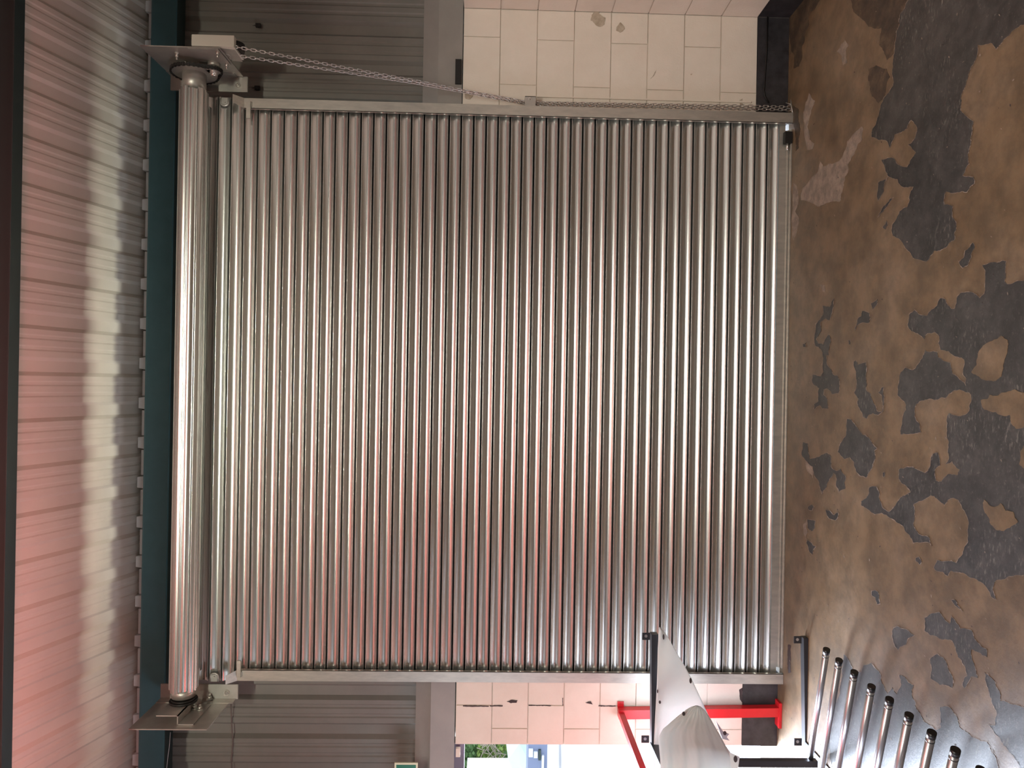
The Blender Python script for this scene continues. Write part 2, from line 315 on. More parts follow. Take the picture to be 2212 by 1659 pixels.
for p in ([(1110,130),(1150,150),(1210,170),(1265,210),(1200,250),(1190,290),(1140,310),(1120,340),(1090,290),(1070,220),(1070,170)],
 [(1350,60),(1410,20),(1480,10),(1530,80),(1570,110),(1580,40),(1620,90),(1660,150),(1760,170),(1790,250),(1890,330),(1890,400),(1820,360),(1760,330),(1760,400),(1790,500),(1810,580),(1750,570),(1720,630),(1690,670),(1680,620),(1720,560),(1690,470),(1640,400),(1620,330),(1580,250),(1480,240),(1400,210),(1350,170)],
 [(1400,410),(1460,370),(1510,400),(1560,510),(1600,590),(1590,665),(1520,640),(1480,640),(1400,580),(1410,490)],
 [(650,375),(700,430),(730,510),(800,530),(820,470),(890,450),(960,530),(1000,650),(1030,720),(1070,660),(1110,720),(1150,640),(1130,550),(1180,570),(1210,620),(1255,640),(1240,730),(1280,850),(1340,950),(1450,1030),(1490,1010),(1490,940),(1480,830),(1560,830),(1640,940),(1660,1010),(1790,1100),(1890,1130),(1960,1250),(2000,1450),(560,1450),(520,1150),(580,800),(640,560)],
 [(1870,530),(1920,570),(1990,680),(2010,780),(2120,810),(2330,860),(2330,1450),(2180,1358),(2080,1220),(1950,1050),(1890,980),(1960,990),(1975,900),(1930,760),(1890,650)]):
    patch('bare_patch', p, E0, ES, BARE, 0.0012, 1.4)
pale = [([(700,1180),(650,1220),(560,1320),(490,1500),(430,1530),(390,1525),(340,1555),(310,1500),(290,1600),(210,1680),(140,1760),(130,1870),(250,1900),(300,1930),(350,1905),(420,1880),(490,1885),(515,1790),(530,1700),(570,1600),(570,1530),(640,1400),(700,1300),(715,1210)], A0),
 ([(205,870),(260,940),(225,1060),(190,1180),(210,1300),(255,1340),(240,1390),(190,1400),(160,1260),(150,1050)], A0), ([(540,370),(575,420),(550,470),(560,590),(525,610),(510,520),(465,480),(500,420)], A0), ([(310,1010),(350,1020),(365,1090),(340,1085)], B0),
 ([(150,490),(185,440),(190,560),(175,640),(150,560)], D0), ([(165,1260),(210,1290),(245,1330),(240,1440),(220,1400),(180,1360)], C0), ([(60,60),(95,110),(105,260),(75,330),(115,400),(95,500),(60,600)], B0)]
for p, o in pale: patch('pale_patch', p, o, SC, PALE, 0.001 if o is not D0 else 0.0016, 1.4)
DSTAIN = floor_mat('dark_floor_stain', ((0.035, 0.024, 0.017), (0.055, 0.037, 0.024), (0.095, 0.062, 0.036), (0.12, 0.085, 0.055)), 0.55, (0.62, 0.78), 9)
for p in ([(560,-80),(1180,-80),(1120,60),(1060,140),(1020,320),(1000,500),(930,560),(860,420),(880,260),(760,250),(680,160),(620,110)], [(20,-60),(330,-60),(270,60),(200,190),(160,330),(140,480),(110,620),(60,640),(30,400)], [(760,640),(830,610),(930,640),(960,720),(920,860),(850,960),(790,900),(770,780)]):
    patch('floor_stain', p, A0, SC, DSTAIN, 0.0009, 5.0)
# flecks of paint and grit scattered on the floor
for nm, mm, cnt, r0, r1 in (('pale_flecks', PALE, 420, 0.002, 0.008), ('dark_flecks', CRACKM, 260, 0.002, 0.006)):
    bm = B()
    for k in range(cnt):
        p = Vector((random.uniform(-2.2, 2.4), -4.0 * random.random() ** 1.2, 0.003)); an = random.gauss(0.9, 0.5); r = random.uniform(r0, r1); q = r * random.uniform(0.25, 0.7)
        dx, dy = Vector((math.cos(an), math.sin(an), 0)) * r, Vector((-math.sin(an), math.cos(an), 0)) * q
        bm.faces.new([bm.verts.new(p + w) for w in (dx, dx * 0.3 + dy, -dx * 0.6 + dy * 0.7, -dx, -dy)])
    obj(nm, bm, mm, floor, kind='stuff')
# the two bolt slots cut in the floor beside the rails and the wall edge of the screed
patch('floor_slot', [(1702,1392),(1708,1394),(1708,1452),(1702,1454)], (0, 0), 1.0, CRACKM, 0.0016, 0.5)
patch('floor_slot', [(1714,228),(1724,236),(1727,270),(1725,318),(1719,326),(1717,280)], (0, 0), 1.0, DSTAIN, 0.0016, 1.2)
bm = B(); box(bm, -1.766, 1.65, -0.022, 0.28, -0.05, 0.0008); obj('threshold', bm, CONC, floor)

# ------------------------------------------------------------------ back wall : block piers
YW = 0.0
bm = B()
box(bm, 1.652, 2.60, YW + 0.006, YW + 0.20, 0.0, 2.024)
wall_back = obj('wall_back', bm, JOINT, kind='structure')
bm = B(); box(bm, -2.226, -1.768, YW + 0.006, YW + 0.20, 0.0, 2.0)
pier_left = obj('wall_back', bm, JOINT, kind='structure')
bm = B(); box(bm, -4.2, -3.13, YW, YW + 0.20, 0.0, 2.03)
obj('wall_back', bm, PAINT, kind='structure')
def block(parent, x0, x1, y0, y1, z0, z1, m):
    g = 0.0032 if m is PAINT else 0.0006; bm = B(); box(bm, x0 + g, x1 - g, y0, y1, z0 + g, z1 - g); bevel(bm, 0.005)
    return obj('block', bm, m, parent)
def rnd(): return random.uniform(-0.0012, 0.0012)
ZT, CH = 2.026, 0.2284
for r in range(9):
    z1 = ZT - CH * r; z0 = max(0.0, z1 - CH); m = BLACKP if r == 8 else PAINT
    xs = (1.65, 2.135 - 0.004 * r, 2.31) if r % 2 == 0 else (1.65, 1.848 - 0.002 * r, 2.31)
    for a, b in zip(xs, xs[1:]): block(wall_back, a, b, YW + rnd(), YW + 0.1, z0, z1, m)
ZT2, CH2 = 2.0, 0.2225
for r in range(9):
    z1 = ZT2 - CH2 * r; z0 = max(0.0, z1 - CH2); m = BLACKP if r == 8 else PAINT
    xs = (-2.226, -1.982, -1.766) if r % 2 == 0 else (-2.226, -2.125, -1.766)
    for a, b in zip(xs, xs[1:]): block(pier_left, a, b, YW + rnd(), YW + 0.1, z0, z1, m)
# side wall of blocks on the right, coming towards the viewer
bm = B(); box(bm, 2.316, 2.52, -9.5, 0.0, 0.0, 2.024)
wall_right = obj('wall_right', bm, JOINT, kind='structure')
for r in range(9):
    z1 = ZT - CH * r; z0 = max(0.0, z1 - CH); m = BLACKP if r == 8 else PAINT
    y = 0.0; k = 0
    while y > -1.4:
        L = 0.225 if (k == 0 and r % 2) else 0.45
        g = 0.0032 if m is PAINT else 0.0006; bm = B(); box(bm, 2.31 + rnd(), 2.40, y - L + g, y - g * 0.3, z0 + g, z1 - g); bevel(bm, 0.004); obj('block', bm, m, wall_right)
        y -= L; k += 1
# stains, chips and the dirty line on the painted blocks (thin marks lying on the wall)
def mark(u0v0, y, m, parent, name='stain', amp=0.8):
    px = jitter(u0v0, amp); w = [PY(u, v, y) for u, v in px]; bm = B(); prism(bm, w, (0, 0.0025, 0)); return obj(name, bm, m, parent)
mark([(1278,32),(1290,16),(1294,30),(1308,38),(1306,52),(1296,58),(1284,50),(1276,44)], -0.0035, STAIN, wall_back)
mark([(1332,58),(1340,48),(1350,62),(1340,70),(1331,66)], -0.0035, STAIN, wall_back)
mark([(1004,203),(1012,200),(1022,206),(1016,214),(1006,213)], -0.0035, STAIN, wall_back, amp=2)
for q in ([(1095,1516),(1104,1512),(1118,1513),(1116,1518),(1104,1519)], [(1265,1518),(1276,1515),(1280,1522),(1272,1520)], [(1000,1524),(1056,1525),(1056,1526.5),(1000,1526)], [(1058,1524),(1086,1524),(1086,1526),(1058,1526)], [(1142,1523),(1190,1524),(1190,1525.5),(1142,1525)], [(1215,1508),(1216.5,1508),(1217,1524),(1215,1524)], [(1293,1524),(1330,1524.5),(1330,1526),(1293,1526)], [(1597,1490),(1604,1486),(1605,1520),(1599,1512)]):
    mark(q, -0.0035, CRACKM, pier_left, 'chip', 0.3)
for q in ([(1598,216),(1604,213),(1601,222),(1606,226),(1598,226)], [(1491,160),(1496,158),(1494,162)], [(1405,170),(1417,152),(1414,160)], [(1380,18),(1390,8),(1386,16)], [(1332,6),(1340,2),(1342,10)]):
    mark(q, -0.0035 if q[0][1] > 30 else -0.004, STAIN, wall_back, 'chip', 0.4)

# ------------------------------------------------------------------ cladding above the blocks
def clad_profile(xs, pitch, depth):
    """corrugated sheet section: list of (x, offset towards the room)"""
    out = []
    for x in xs:
        out += [(x, 0), (x + 0.020, depth), (x + 0.052, depth), (x + 0.060, depth * 0.75), (x + 0.074, depth * 0.75), (x + 0.082, depth), (x + 0.112, depth), (x + 0.120, depth * 0.75), (x + 0.134, depth * 0.75), (x + 0.142, depth), (x + 0.168, depth), (x + 0.190, 0)]
    return out
YC = 0.22
Z0C, Z1C = 2.22, 4.08
bm = B()
pr = clad_profile([-4.3 + 0.25 * i + 0.089 for i in range(33)], 0.25, 0.026)
lo = [bm.verts.new((x, YC - d, Z0C)) for x, d in pr]; hi = [bm.verts.new((x, YC - d, Z1C)) for x, d in pr]
for i in range(len(pr) - 1): bm.faces.new((lo[i], lo[i+1], hi[i+1], hi[i]))
obj('wall_upper', bm, CLAD, kind='structure')
# flashing between blocks and cladding, two folded strips each side of the doorway
for (x0, x1, zb) in ((1.65, 3.4, 2.024), (-4.2, -1.766, 2.0)):
    bm = B(); extrude_x(bm, [(0.012, zb + 0.006), (0.008, zb + 0.155), (0.10, zb + 0.158), (0.15, zb + 0.262), (0.20, zb + 0.262), (0.20, zb + 0.006)], x0, x1, closed=True, caps=True)
    obj('trim_1' if x0 > 0 else 'trim_2', bm, FLASH, kind='structure')
p0, p1 = PY(984, 128, -0.002), PY(996, 181, -0.002)
bm = B(); box(bm, p1.x, p0.x, -0.006, 0.012, p1.z, p0.z); bevel(bm, 0.004)
tag(obj('steel_tab', bm, DARKMETAL), 'small black steel tab between the pale flashing and the blocks right of the shutter', 'bracket')

# ------------------------------------------------------------------ roof
RT = 0.321
def roof_z(y): return EYE.z + 2.51 - RT * (y - EYE.y - 3.76)
bm = B()
ribs = clad_profile([-4.3 + 0.25 * i + 0.131 for i in range(33)], 0.25, 0.015)
nrm = Vector((0, -RT, -1)).normalized()
def roofpt(x, y, d): return Vector((x, y, roof_z(y))) + nrm * d
ys = (0.5, -9.5)
row = [[bm.verts.new(roofpt(x, y, d)) for x, d in ribs] for y in ys]
for i in range(len(ribs) - 1): bm.faces.new((row[0][i], row[0][i+1], row[1][i+1], row[1][i]))
obj('ceiling', bm, ROOFM, kind='structure', solid=0.002)
# pale profile fillers at the eaves, one set under every rib
zfl = PY(312, 830, 0.06).z; zfl = zfl + (zfl - EYE.z) / (0.06 - EYE.y) * 0.09
for i in range(24):
    x = -3.0 + 0.25 * i + 0.09
    bm = B()
    for (a, b, h) in ((-0.045, 0.045, 0.034), (0.045, 0.205, 0.012)):
        c = 0.012 if h > 0.02 else 0.002
        prism(bm, [(x + a, 0.15, zfl - 0.05), (x + b, 0.15, zfl - 0.05), (x + b - c, 0.15, zfl + h), (x + a + c, 0.15, zfl + h)], (0, 0.03, 0))
    obj('eaves_filler', bm, FILLER, bpy.data.objects['ceiling'])
# room shell out of view
bm = B(); box(bm, 3.3, 3.42, -9.5, 0.4, 0.0, 8); obj('wall_far_right', bm, CLAD, kind='structure')
bm = B(); box(bm, -4.3, -4.2, -9.5, 0.4, 0.0, 8); obj('wall_left', bm, CLAD, kind='structure')
bm = B(); box(bm, -4.3, 3.42, -9.62, -9.5, 0.0, 8); obj('wall_front', bm, CLAD, kind='structure')

# ------------------------------------------------------------------ steel beams
YB = 0.06
zt = PY(312, 830, YB).z; zb = PY(366, 830, YB).z
bm = B(); prof = [(YB, zb), (YB, zt - 0.012), (YB + 0.006, zt), (YB + 0.10, zt), (YB + 0.10, zt - 0.006), (YB + 0.012, zt - 0.01), (YB + 0.012, zb + 0.006), (YB + 0.018, zb + 0.006), (YB + 0.018, zb)]
extrude_x(bm, prof, -4.15, 3.25, closed=True, caps=True); bevel(bm, 0.003)
eb = thing('eaves_beam', 'long teal painted steel beam running under the roof above the shutter barrel', 'beam', (-0.45, YB, zb))
obj('web', bm, TEAL, eb)
bm = B(); box(bm, -4.15, 3.25, YB + 0.019, YB + 0.135, zb + 0.001, zb + 0.007); obj('underside_shade', bm, DKPURLIN, eb, label='underside plate with its shade painted in')  # dark paint stands in for the shade under the beam
YP = -0.80
zp = PY(40, 830, YP).z; zr = roof_z(YP) - 0.02
bm = B(); prof = [(YP, zp), (YP, zr - 0.03), (YP - 0.006, zr - 0.03), (YP - 0.006, zp + 0.006), (YP - 0.075, zp + 0.006), (YP - 0.075, zp)]
extrude_x(bm, prof, -4.15, 3.25, closed=True, caps=True)
tag(obj('roof_purlin', bm, DKPURLIN), 'dark grey steel purlin crossing the pink lit roof sheets nearest the viewer', 'beam')
# unseen sheets added to trim the tube light to a roof band
t = thing('light_blocker', 'unseen baffle sheets added to trim the tube light to a band on the roof', 'baffle', (0, -1.9, 4.1))
bm = B(); box(bm, -4.1, 3.2, -1.91, -1.90, 3.85, 4.0885); obj('lower_sheet', bm, DKPURLIN, t)
bm = B(); box(bm, -4.1, 3.2, -3.21, -3.20, 4.104, 5.05); obj('upper_sheet', bm, DKPURLIN, t)

# ------------------------------------------------------------------ roller shutter
YS = -0.045
blk = [435, 462.2, 489.5, 519.1, 548, 576, 604.5, 632.7, 660.2, 688.2, 715.3, 743, 770.3, 797.6, 825.1, 852.6, 879.3, 906.8, 933.6, 960.2, 986.4, 1013.5, 1040.3, 1066, 1092.4, 1118, 1144.3, 1170.3, 1196.7, 1223.3, 1249, 1275.7, 1302, 1328.2, 1354.4, 1381, 1407.5, 1434.2, 1461, 1487.7, 1514.6, 1541, 1568.2, 1594.4, 1621, 1647.2, 1673]
zs = [PY(u, 829.5, YS).z for u in blk]
XR, XL = 1.672, -1.792
shutter = thing('roller_shutter', 'closed galvanised steel roller shutter filling the doorway, wound on a barrel at its head', 'shutter', ((XR + XL) / 2, YS, 0.0))
def slat_profile(z1, z0):
    h = z1 - z0; out = []
    def p(t, y): out.append((YS + y, z1 - h * t))
    p(0.0, 0.06); p(0.072, -0.004); p(0.09, -0.008); p(0.115, -0.0085); p(0.15, -0.005); p(0.17, -0.003)
    for i in range(1, 14):
        s = i / 14; p(0.17 + 0.735 * s, -0.003 + 0.0125 * math.sin(math.pi * s))
    p(0.905, -0.003); p(0.915, -0.0055); p(0.928, -0.0065); p(0.936, -0.003); p(1.0, 0.06)
    return out
for i in range(len(zs) - 1):
    bm = B(); xr = XR - (0.02 if i % 2 else 0.0) * (1 if i < 3 else 0); extrude_x(bm, slat_profile(zs[i], zs[i+1]), XL - (0.03 if i < 3 else 0), XR + (0.03 if i < 3 else 0), smooth=True)
    for e in bm.edges:
        if len(e.link_faces) == 2 and e.calc_face_angle(0) > 0.9: e.smooth = False
    obj('slat', bm, GALV, shutter)
# bottom bar : flat plate and angle foot
zb1, zb0 = zs[-1], PY(1699, 829.5, YS).z
bm = B(); zm = zb0 + 0.036
extrude_x(bm, [(YS + 0.012, zb1), (YS - 0.002, zb1 - 0.004), (YS - 0.004, zm), (YS + 0.012, zm)], XL + 0.01, XR - 0.01, closed=True, caps=True)
z0 = max(0.001, zb0)
extrude_x(bm, [(YS + 0.012, zm), (YS - 0.004, zm), (YS - 0.004, z0 + 0.022), (YS - 0.012, z0 + 0.020), (YS - 0.012, z0 + 0.013), (YS - 0.006, z0 + 0.011), (YS - 0.030, z0 + 0.006), (YS - 0.030, z0), (YS + 0.012, z0)], XL + 0.078, XR - 0.082, closed=True, caps=True)
obj('bottom_bar', bm, GALV_RAIL, shutter)
# slide lock at the right end of the bottom bar
a, b = PY(1708, 287, YS - 0.02), PY(1718, 312, YS - 0.02)
bm = B(); box(bm, b.x, a.x, YS - 0.045, YS - 0.012, 0.006, 0.05); bevel(bm, 0.003); obj('lock_case', bm, DARKMETAL, shutter)
bm = B(); cyl(bm, (b.x + 0.01, YS - 0.03, 0.03), (b.x - 0.04, YS - 0.03, 0.03), 0.008, 10); obj('lock_bolt', bm, BOLT, shutter)
# end locks on the top slats
for (u, v, s) in ((485.5, 222, -1), (463, 1461, 1)):
    c = PY(u, v, YS - 0.015); bm = B(); dx = -1 if s < 0 else 1
    pts = [(c.x - dx * 0.03, c.y, c.z + 0.022), (c.x, c.y, c.z + 0.022)] + [(c.x + dx * 0.018 * math.sin(t), c.y, c.z + 0.022 * math.cos(t)) for t in [math.pi * k / 8 for k in range(1, 8)]] + [(c.x, c.y, c.z - 0.022), (c.x - dx * 0.03, c.y, c.z - 0.022)]
    tube(bm, pts, 0.006, 8); box(bm, min(c.x - dx*0.03, c.x + dx*0.012), max(c.x - dx*0.03, c.x + dx*0.012), c.y - 0.004, c.y + 0.006, c.z - 0.02, c.z + 0.02)
    cyl(bm, (c.x, c.y, c.z), (c.x, c.y - 0.012, c.z), 0.006, 8)
    obj('end_lock', bm, STEEL, shutter)
# barrel with wound slats
XG = 1.785
YBR = -0.165
cb = PY(408.5, 829.5, YBR); ZB = cb.z; RB = 0.073
XB1 = PY(414, 196, YBR).x; XB0 = PY(395, 1488, YBR).x
NW = 9
for k in range(NW):
    a0 = math.radians(18 + 360 / NW * k); a1 = a0 + 2 * math.pi / NW; prof = []
    seq = [(0.0, 0.0), (0.03, 0.009), (0.08, 0.012), (0.14, 0.006)] + [(0.14 + 0.74 * s, 0.004 + 0.0075 * math.sin(math.pi * s)) for s in [i / 8 for i in range(1, 8)]] + [(0.9, 0.005), (0.95, 0.011), (0.98, 0.006), (1.0, 0.0)]
    for t, d in seq:
        an = a0 + (a1 - a0) * t; r = RB - 0.003 + d; prof.append((YBR + r * math.cos(an), ZB + r * math.sin(an)))
    bm = B(); st = 0.0 if k % 2 else 0.012
    extrude_x(bm, prof, XB0 + st, XB1 - st, smooth=True)
    for e in bm.edges:
        if len(e.link_faces) == 2 and e.calc_face_angle(0) > 0.9: e.smooth = False
    obj('wound_slat', bm, GALV, shutter)
bm = B(); cyl(bm, (XB0 - 0.03, YBR, ZB), (XB1 + 0.05, YBR, ZB), RB - 0.008, 32); obj('barrel', bm, STEEL, shutter)
# slat web that drops from the barrel to the first slat
bm = B(); extrude_x(bm, [(YBR + 0.03, ZB - RB - 0.004), (YBR + 0.06, ZB - RB - 0.006), (YS - 0.01, zs[0] + 0.01), (YS - 0.002, zs[0] - 0.02)], XL + 0.06, XR - 0.06, smooth=True); obj('top_slat', bm, GALV, shutter)
bm = B(); cyl(bm, (XB1 - 0.01, YBR, ZB), (XG + 0.004, YBR, ZB), 0.066, 28); obj('drive_hub', bm, STEEL, shutter)
# big toothed sprocket
def gear(bm, x, cy, cz, r, n, th, tooth):
    pts = []
    for i in range(n):
        for q, rr in ((0.0, r - tooth), (0.3, r), (0.6, r), (0.85, r - tooth)):
            an = 2 * math.pi * (i + q) / n; pts.append(Vector((x, cy + rr * math.cos(an), cz + rr * math.sin(an))))
    a = [bm.verts.new(p) for p in pts]; b = [bm.verts.new(p + Vector((th, 0, 0))) for p in pts]; m = len(pts)
    bm.faces.new(a); bm.faces.new(b[::-1])
    for i in range(m): j = (i + 1) % m; bm.faces.new((a[i], b[i], b[j], a[j]))
bm = B(); gear(bm, XG, YBR, ZB, 0.128, 44, 0.009, 0.008); obj('sprocket', bm, STEEL, shutter)

# ------------------------------------------------------------------ end plates
def end_plate(name, label, X, s, un, uf, zt, zb):   # s : +1 right, -1 left ; face towards the door on the -s side
    t = thing(name, label, 'bracket', (X, -0.2, zb))
    y0, y1 = un, uf
    bm = B(); box(bm, X, X + 0.006 * s, y0, y1, zb, zt) if s > 0 else box(bm, X - 0.006, X, y0, y1, zb, zt); bevel(bm, 0.0015); obj('plate', bm, STEEL, t)
    return t
XPR = 1.84
zt_r, zb_r = PX(303, 100, XPR).z, PX(475, 104, XPR).z
epr = end_plate('end_plate', 'steel end plate carrying the chain sprockets at the right end of the barrel', XPR, 1, PX(390, 102, XPR).y, -0.02, zt_r, zb_r)
XPL = -1.95
zt_l, zb_l = PX(277, 1575, XPL).z, PX(447, 1575, XPL).z
epl = end_plate('end_plate', 'plain steel end plate holding the bearing at the left end of the barrel', XPL, -1, PX(360, 1575, XPL).y, -0.02, zt_l, zb_l)
# wall angles of the plates
a, b = PY(440, 178, -0.012), PY(534, 211, -0.012)
bm = B(); box(bm, 1.75, XPR + 0.004, -0.012, 0.0, b.z, zt_r); box(bm, XPR - 0.004, XPR, -0.07, -0.0, b.z + 0.06, zt_r); obj('wall_angle', bm, STEEL, epr)
bm = B(); box(bm, XPL, -1.86, -0.012, 0.0, PY(514, 1490, -0.012).z, zt_l); box(bm, XPL, XPL + 0.004, -0.07, 0.0, PY(514, 1490, -0.012).z + 0.01, zt_l); obj('wall_angle', bm, STEEL, epl)
hexbolt('bolt', PY(514, 184, -0.012), (0, -1, 0), 0.011, 0.03, epr); hexbolt('bolt', PY(490, 1496, -0.012), (0, -1, 0), 0.012, 0.035, epl)
for u, v in ((382, 114), (402, 134), (490, 135), (470, 109)):
    hexbolt('bolt', PX(u, v, XPR), (-1, 0, 0), 0.009, 0.04, epr)
bm = B(); q = [PX(405, 103, XPR - 0.003), PX(471, 105, XPR - 0.003), PX(499, 139, XPR - 0.003), PX(425, 131, XPR - 0.003)]; prism(bm, q, (-0.004, 0, 0)); obj('cover_plate', bm, STEEL, epr)
# small drive sprocket, its shaft, and the roller chain round both
ys_, zs_ = None, None
pS = PX(462, 153, XG + 0.004); cy2, cz2 = pS.y, pS.z
bm = B(); cyl(bm, (XPR - 0.002, cy2, cz2), (XG - 0.02, cy2, cz2), 0.022, 18); cyl(bm, (XPR - 0.002, cy2, cz2), (XPR - 0.03, cy2, cz2), 0.034, 18); obj('drive_shaft', bm, STEEL, epr)
bm = B(); gear(bm, XG, cy2, cz2, 0.044, 14, 0.009, 0.009); obj('sprocket', bm, STEEL, epr)
bm = B(); cyl(bm, (XG - 0.002, cy2, cz2), (XG - 0.03, cy2, cz2), 0.018, 16); obj('shaft_end', bm, BOLT, epr)
dv = Vector((0, cy2 - YBR, cz2 - ZB)); dl = dv.length; ang = math.atan2(dv.z, dv.y); R1, R2 = 0.128, 0.044; off = math.acos((R1 - R2) / dl)
loop = []
for k in range(40):
    an = ang + off + (2 * math.pi - 2 * off) * k / 39; loop.append((XG + 0.0045, YBR + R1 * math.cos(an), ZB + R1 * math.sin(an)))
for k in range(14):
    an = ang - off + 2 * off * k / 13; loop.append((XG + 0.0045, cy2 + R2 * math.cos(an), cz2 + R2 * math.sin(an)))
dense = []
for i in range(len(loop)):
    a, b = Vector(loop[i]), Vector(loop[(i + 1) % len(loop)]); n = max(1, int((b - a).length / 0.011))
    dense += [a + (b - a) * k / n for k in range(n)]
bm = B()
for i in range(len(dense)):
    a, b = dense[i], dense[(i + 1) % len(dense)]
    if (b - a).length < 1e-4: continue
    d = (b - a).normalized(); nn = d.cross(Vector((1, 0, 0)))
    w = 0.010 if i % 2 else 0.007
    obox(bm, (a + b) / 2, Vector((w, 0, 0)), nn * 0.0055, d * (b - a).length * 0.48)
tag(obj('roller_chain', bm, DARKMETAL), 'black oily drive chain looped round the large and small sprocket', 'chain')
# gear box outside the plate and its chain guide
t = thing('chain_gearbox', 'pale square gearbox of the hand chain outside the right end plate', 'gearbox', (1.93, -0.36, zb_r))
yg = PX(390, 102, XPR).y
a, b = PY(414, 74, yg), PY(505, 104, yg)
bm = B(); box(bm, XPR + 0.010, a.x, yg, yg + 0.16, b.z, a.z); bevel(bm, 0.004, 2); obj('case', bm, BOXM, t)
bm = B(); pts = [PX(476, 104, XPR + 0.008), PX(507, 108, XPR + 0.008), PX(524, 134, XPR + 0.008), PX(502, 131, XPR + 0.008)]; prism(bm, pts, (0.006, 0, 0)); obj('chain_guide', bm, STEEL, t)
c = PX(491, 120, XPR + 0.007); bm = B(); tube(bm, [c + Vector((0, 0.017 * math.cos(x), 0.017 * math.sin(x))) for x in [2 * math.pi * k / 16 for k in range(16)]], 0.003, 6, True); obj('guide_ring', bm, STEEL, t)
bm = B(); a2 = PY(512, 98, yg + 0.05); cyl(bm, (XPR + 0.02, yg + 0.08, b.z + 0.02), (a.x - 0.01, yg + 0.08, b.z + 0.02), 0.05, 20); obj('chain_wheel', bm, DARKMETAL, t)

# left bearing cradle
zA, zBc, zC = PX(435, 1547, XPL).z, PX(409, 1540, XPL).z, ZB + 0.075
bm = B(); xo = XPL + 0.055; yn = -0.345
box(bm, XPL + 0.001, XPL + 0.006, yn, -0.10, zA, zBc + 0.005); box(bm, XPL + 0.001, xo, yn, -0.10, zBc, zBc + 0.006); box(bm, xo - 0.006, xo, yn, -0.12, zBc, zC)
bevel(bm, 0.0015); obj('bearing_bracket', bm, STEEL, epl)
for (u, v) in ((445, 1500), (453, 1511), (420, 1531), (432, 1533)): hexbolt('bolt', PX(u, v, XPL + 0.006), (1, 0, 0), 0.012, 0.032, epl)
bm = B(); cyl(bm, (xo, YBR, ZB), (xo + 0.012, YBR, ZB), 0.078, 28); cyl(bm, (xo + 0.012, YBR, ZB), (xo + 0.022, YBR, ZB), 0.068, 28); obj('bearing', bm, DARKMETAL, epl)
bm = B(); cyl(bm, (xo - 0.02, YBR, ZB), (XB0 - 0.025, YBR, ZB), 0.032, 20); obj('stub_shaft', bm, STEEL, epl)
bm = B(); cyl(bm, (XB0 + 0.01, YBR, ZB), (XB0 - 0.04, YBR, ZB), 0.067, 28); obj('barrel_end', bm, STEEL, shutter)

# ------------------------------------------------------------------ guide rails
def rail(label, side):
    s = 1 if side == 'r' else -1
    yf = -0.085
    if s > 0: i1, i2, o1, o2 = PY(560, 234.6, yf), PY(1690, 265.8, yf), PY(560, 212.5, yf), PY(1690, 243, yf)
    else: i1, i2, o1, o2 = PY(560, 1447.6, yf), PY(1685, 1456, yf), PY(560, 1471, yf), PY(1685, 1478, yf)
    t = thing('guide_rail', label, 'rail', ((i2.x + o2.x) / 2, yf, 0.0))
    ztop = PY(527 if s > 0 else 512, 230 if s > 0 else 1460, yf).z
    zl = 0.002
    def lerp(a, b, z): k = (z - a.z) / (b.z - a.z); return a.x + (b.x - a.x) * k
    xi0, xi1, xo0, xo1 = lerp(i1, i2, zl), lerp(i1, i2, ztop), lerp(o1, o2, zl), lerp(o1, o2, ztop)
    bm = B(); prism(bm, [(xi0, yf, zl), (xo0, yf, zl), (xo1, yf, ztop), (xi1, yf, ztop)], (0, 0.004, 0)); obj('front_face', bm, GALV_RAIL, t)
    bm = B(); prism(bm, [(xi0, yf + 0.0, zl), (xi1, yf, ztop), (xi1, yf + 0.02, ztop), (xi0, yf + 0.02, zl)], (0.003 * s, 0, 0)); obj('inner_lip', bm, GALV_RAIL, t)
    bm = B(); prism(bm, [(xo0, yf + 0.004, zl), (xo1, yf + 0.004, ztop), (xo1, -0.001, ztop), (xo0, -0.001, zl)], (-0.003 * s, 0, 0)); obj('web', bm, GALV_RAIL, t)
    bm = B(); prism(bm, [(xo0 + 0.003 * s, -0.008, zl), (xo0 + 0.016 * s, -0.008, zl), (xo1 + 0.016 * s, -0.008, ztop), (xo1 + 0.003 * s, -0.008, ztop)], (0, 0.007, 0)); obj('fixing_flange', bm, GALV_RAIL, t)
    # flared mouth and finger at the head
    zf = ztop + 0.055
    bm = B(); prism(bm, [(xi1, yf, ztop), (xo1, yf, ztop), (xo1 + 0.008 * s, yf - 0.035, zf), (xi1 + 0.022 * s, yf - 0.035, zf)], (0, 0.004, 0)); obj('flared_mouth', bm, GALV_RAIL, t)
    if s > 0: a, b = PY(534.5, 220, yf), PY(542.5, 257.5, yf)
    else: a, b = PY(514, 1425, yf), PY(521.5, 1461, yf)
    bm = B(); box(bm, b.x, a.x, yf - 0.018, yf - 0.008, b.z, a.z); bevel(bm, 0.001); obj('guide_finger', bm, GALV_RAIL, t)
    xb = a.x if s > 0 else b.x
    bm = B(); box(bm, min(xb, xb - 0.03 * s), max(xb, xb - 0.03 * s), yf - 0.009, yf, b.z - 0.004, a.z + 0.004); obj('finger_pad', bm, GALV_RAIL, t)
    for u in ((597, 845, 1250, 1644) if s < 0 else (595, 870, 1250)):
        z = PY(u, 830 + 640 * -s, 0).z; hexbolt('bolt', (xo0 + (xo1 - xo0) * z / ztop + 0.014 * s, -0.009, z), (0, -1, 0), 0.006, 0.018, t)
    return t
rail('right steel guide rail of the shutter with the hand chain beside it', 'r')
rail('left steel guide rail of the shutter beside the pink lit blocks', 'l')

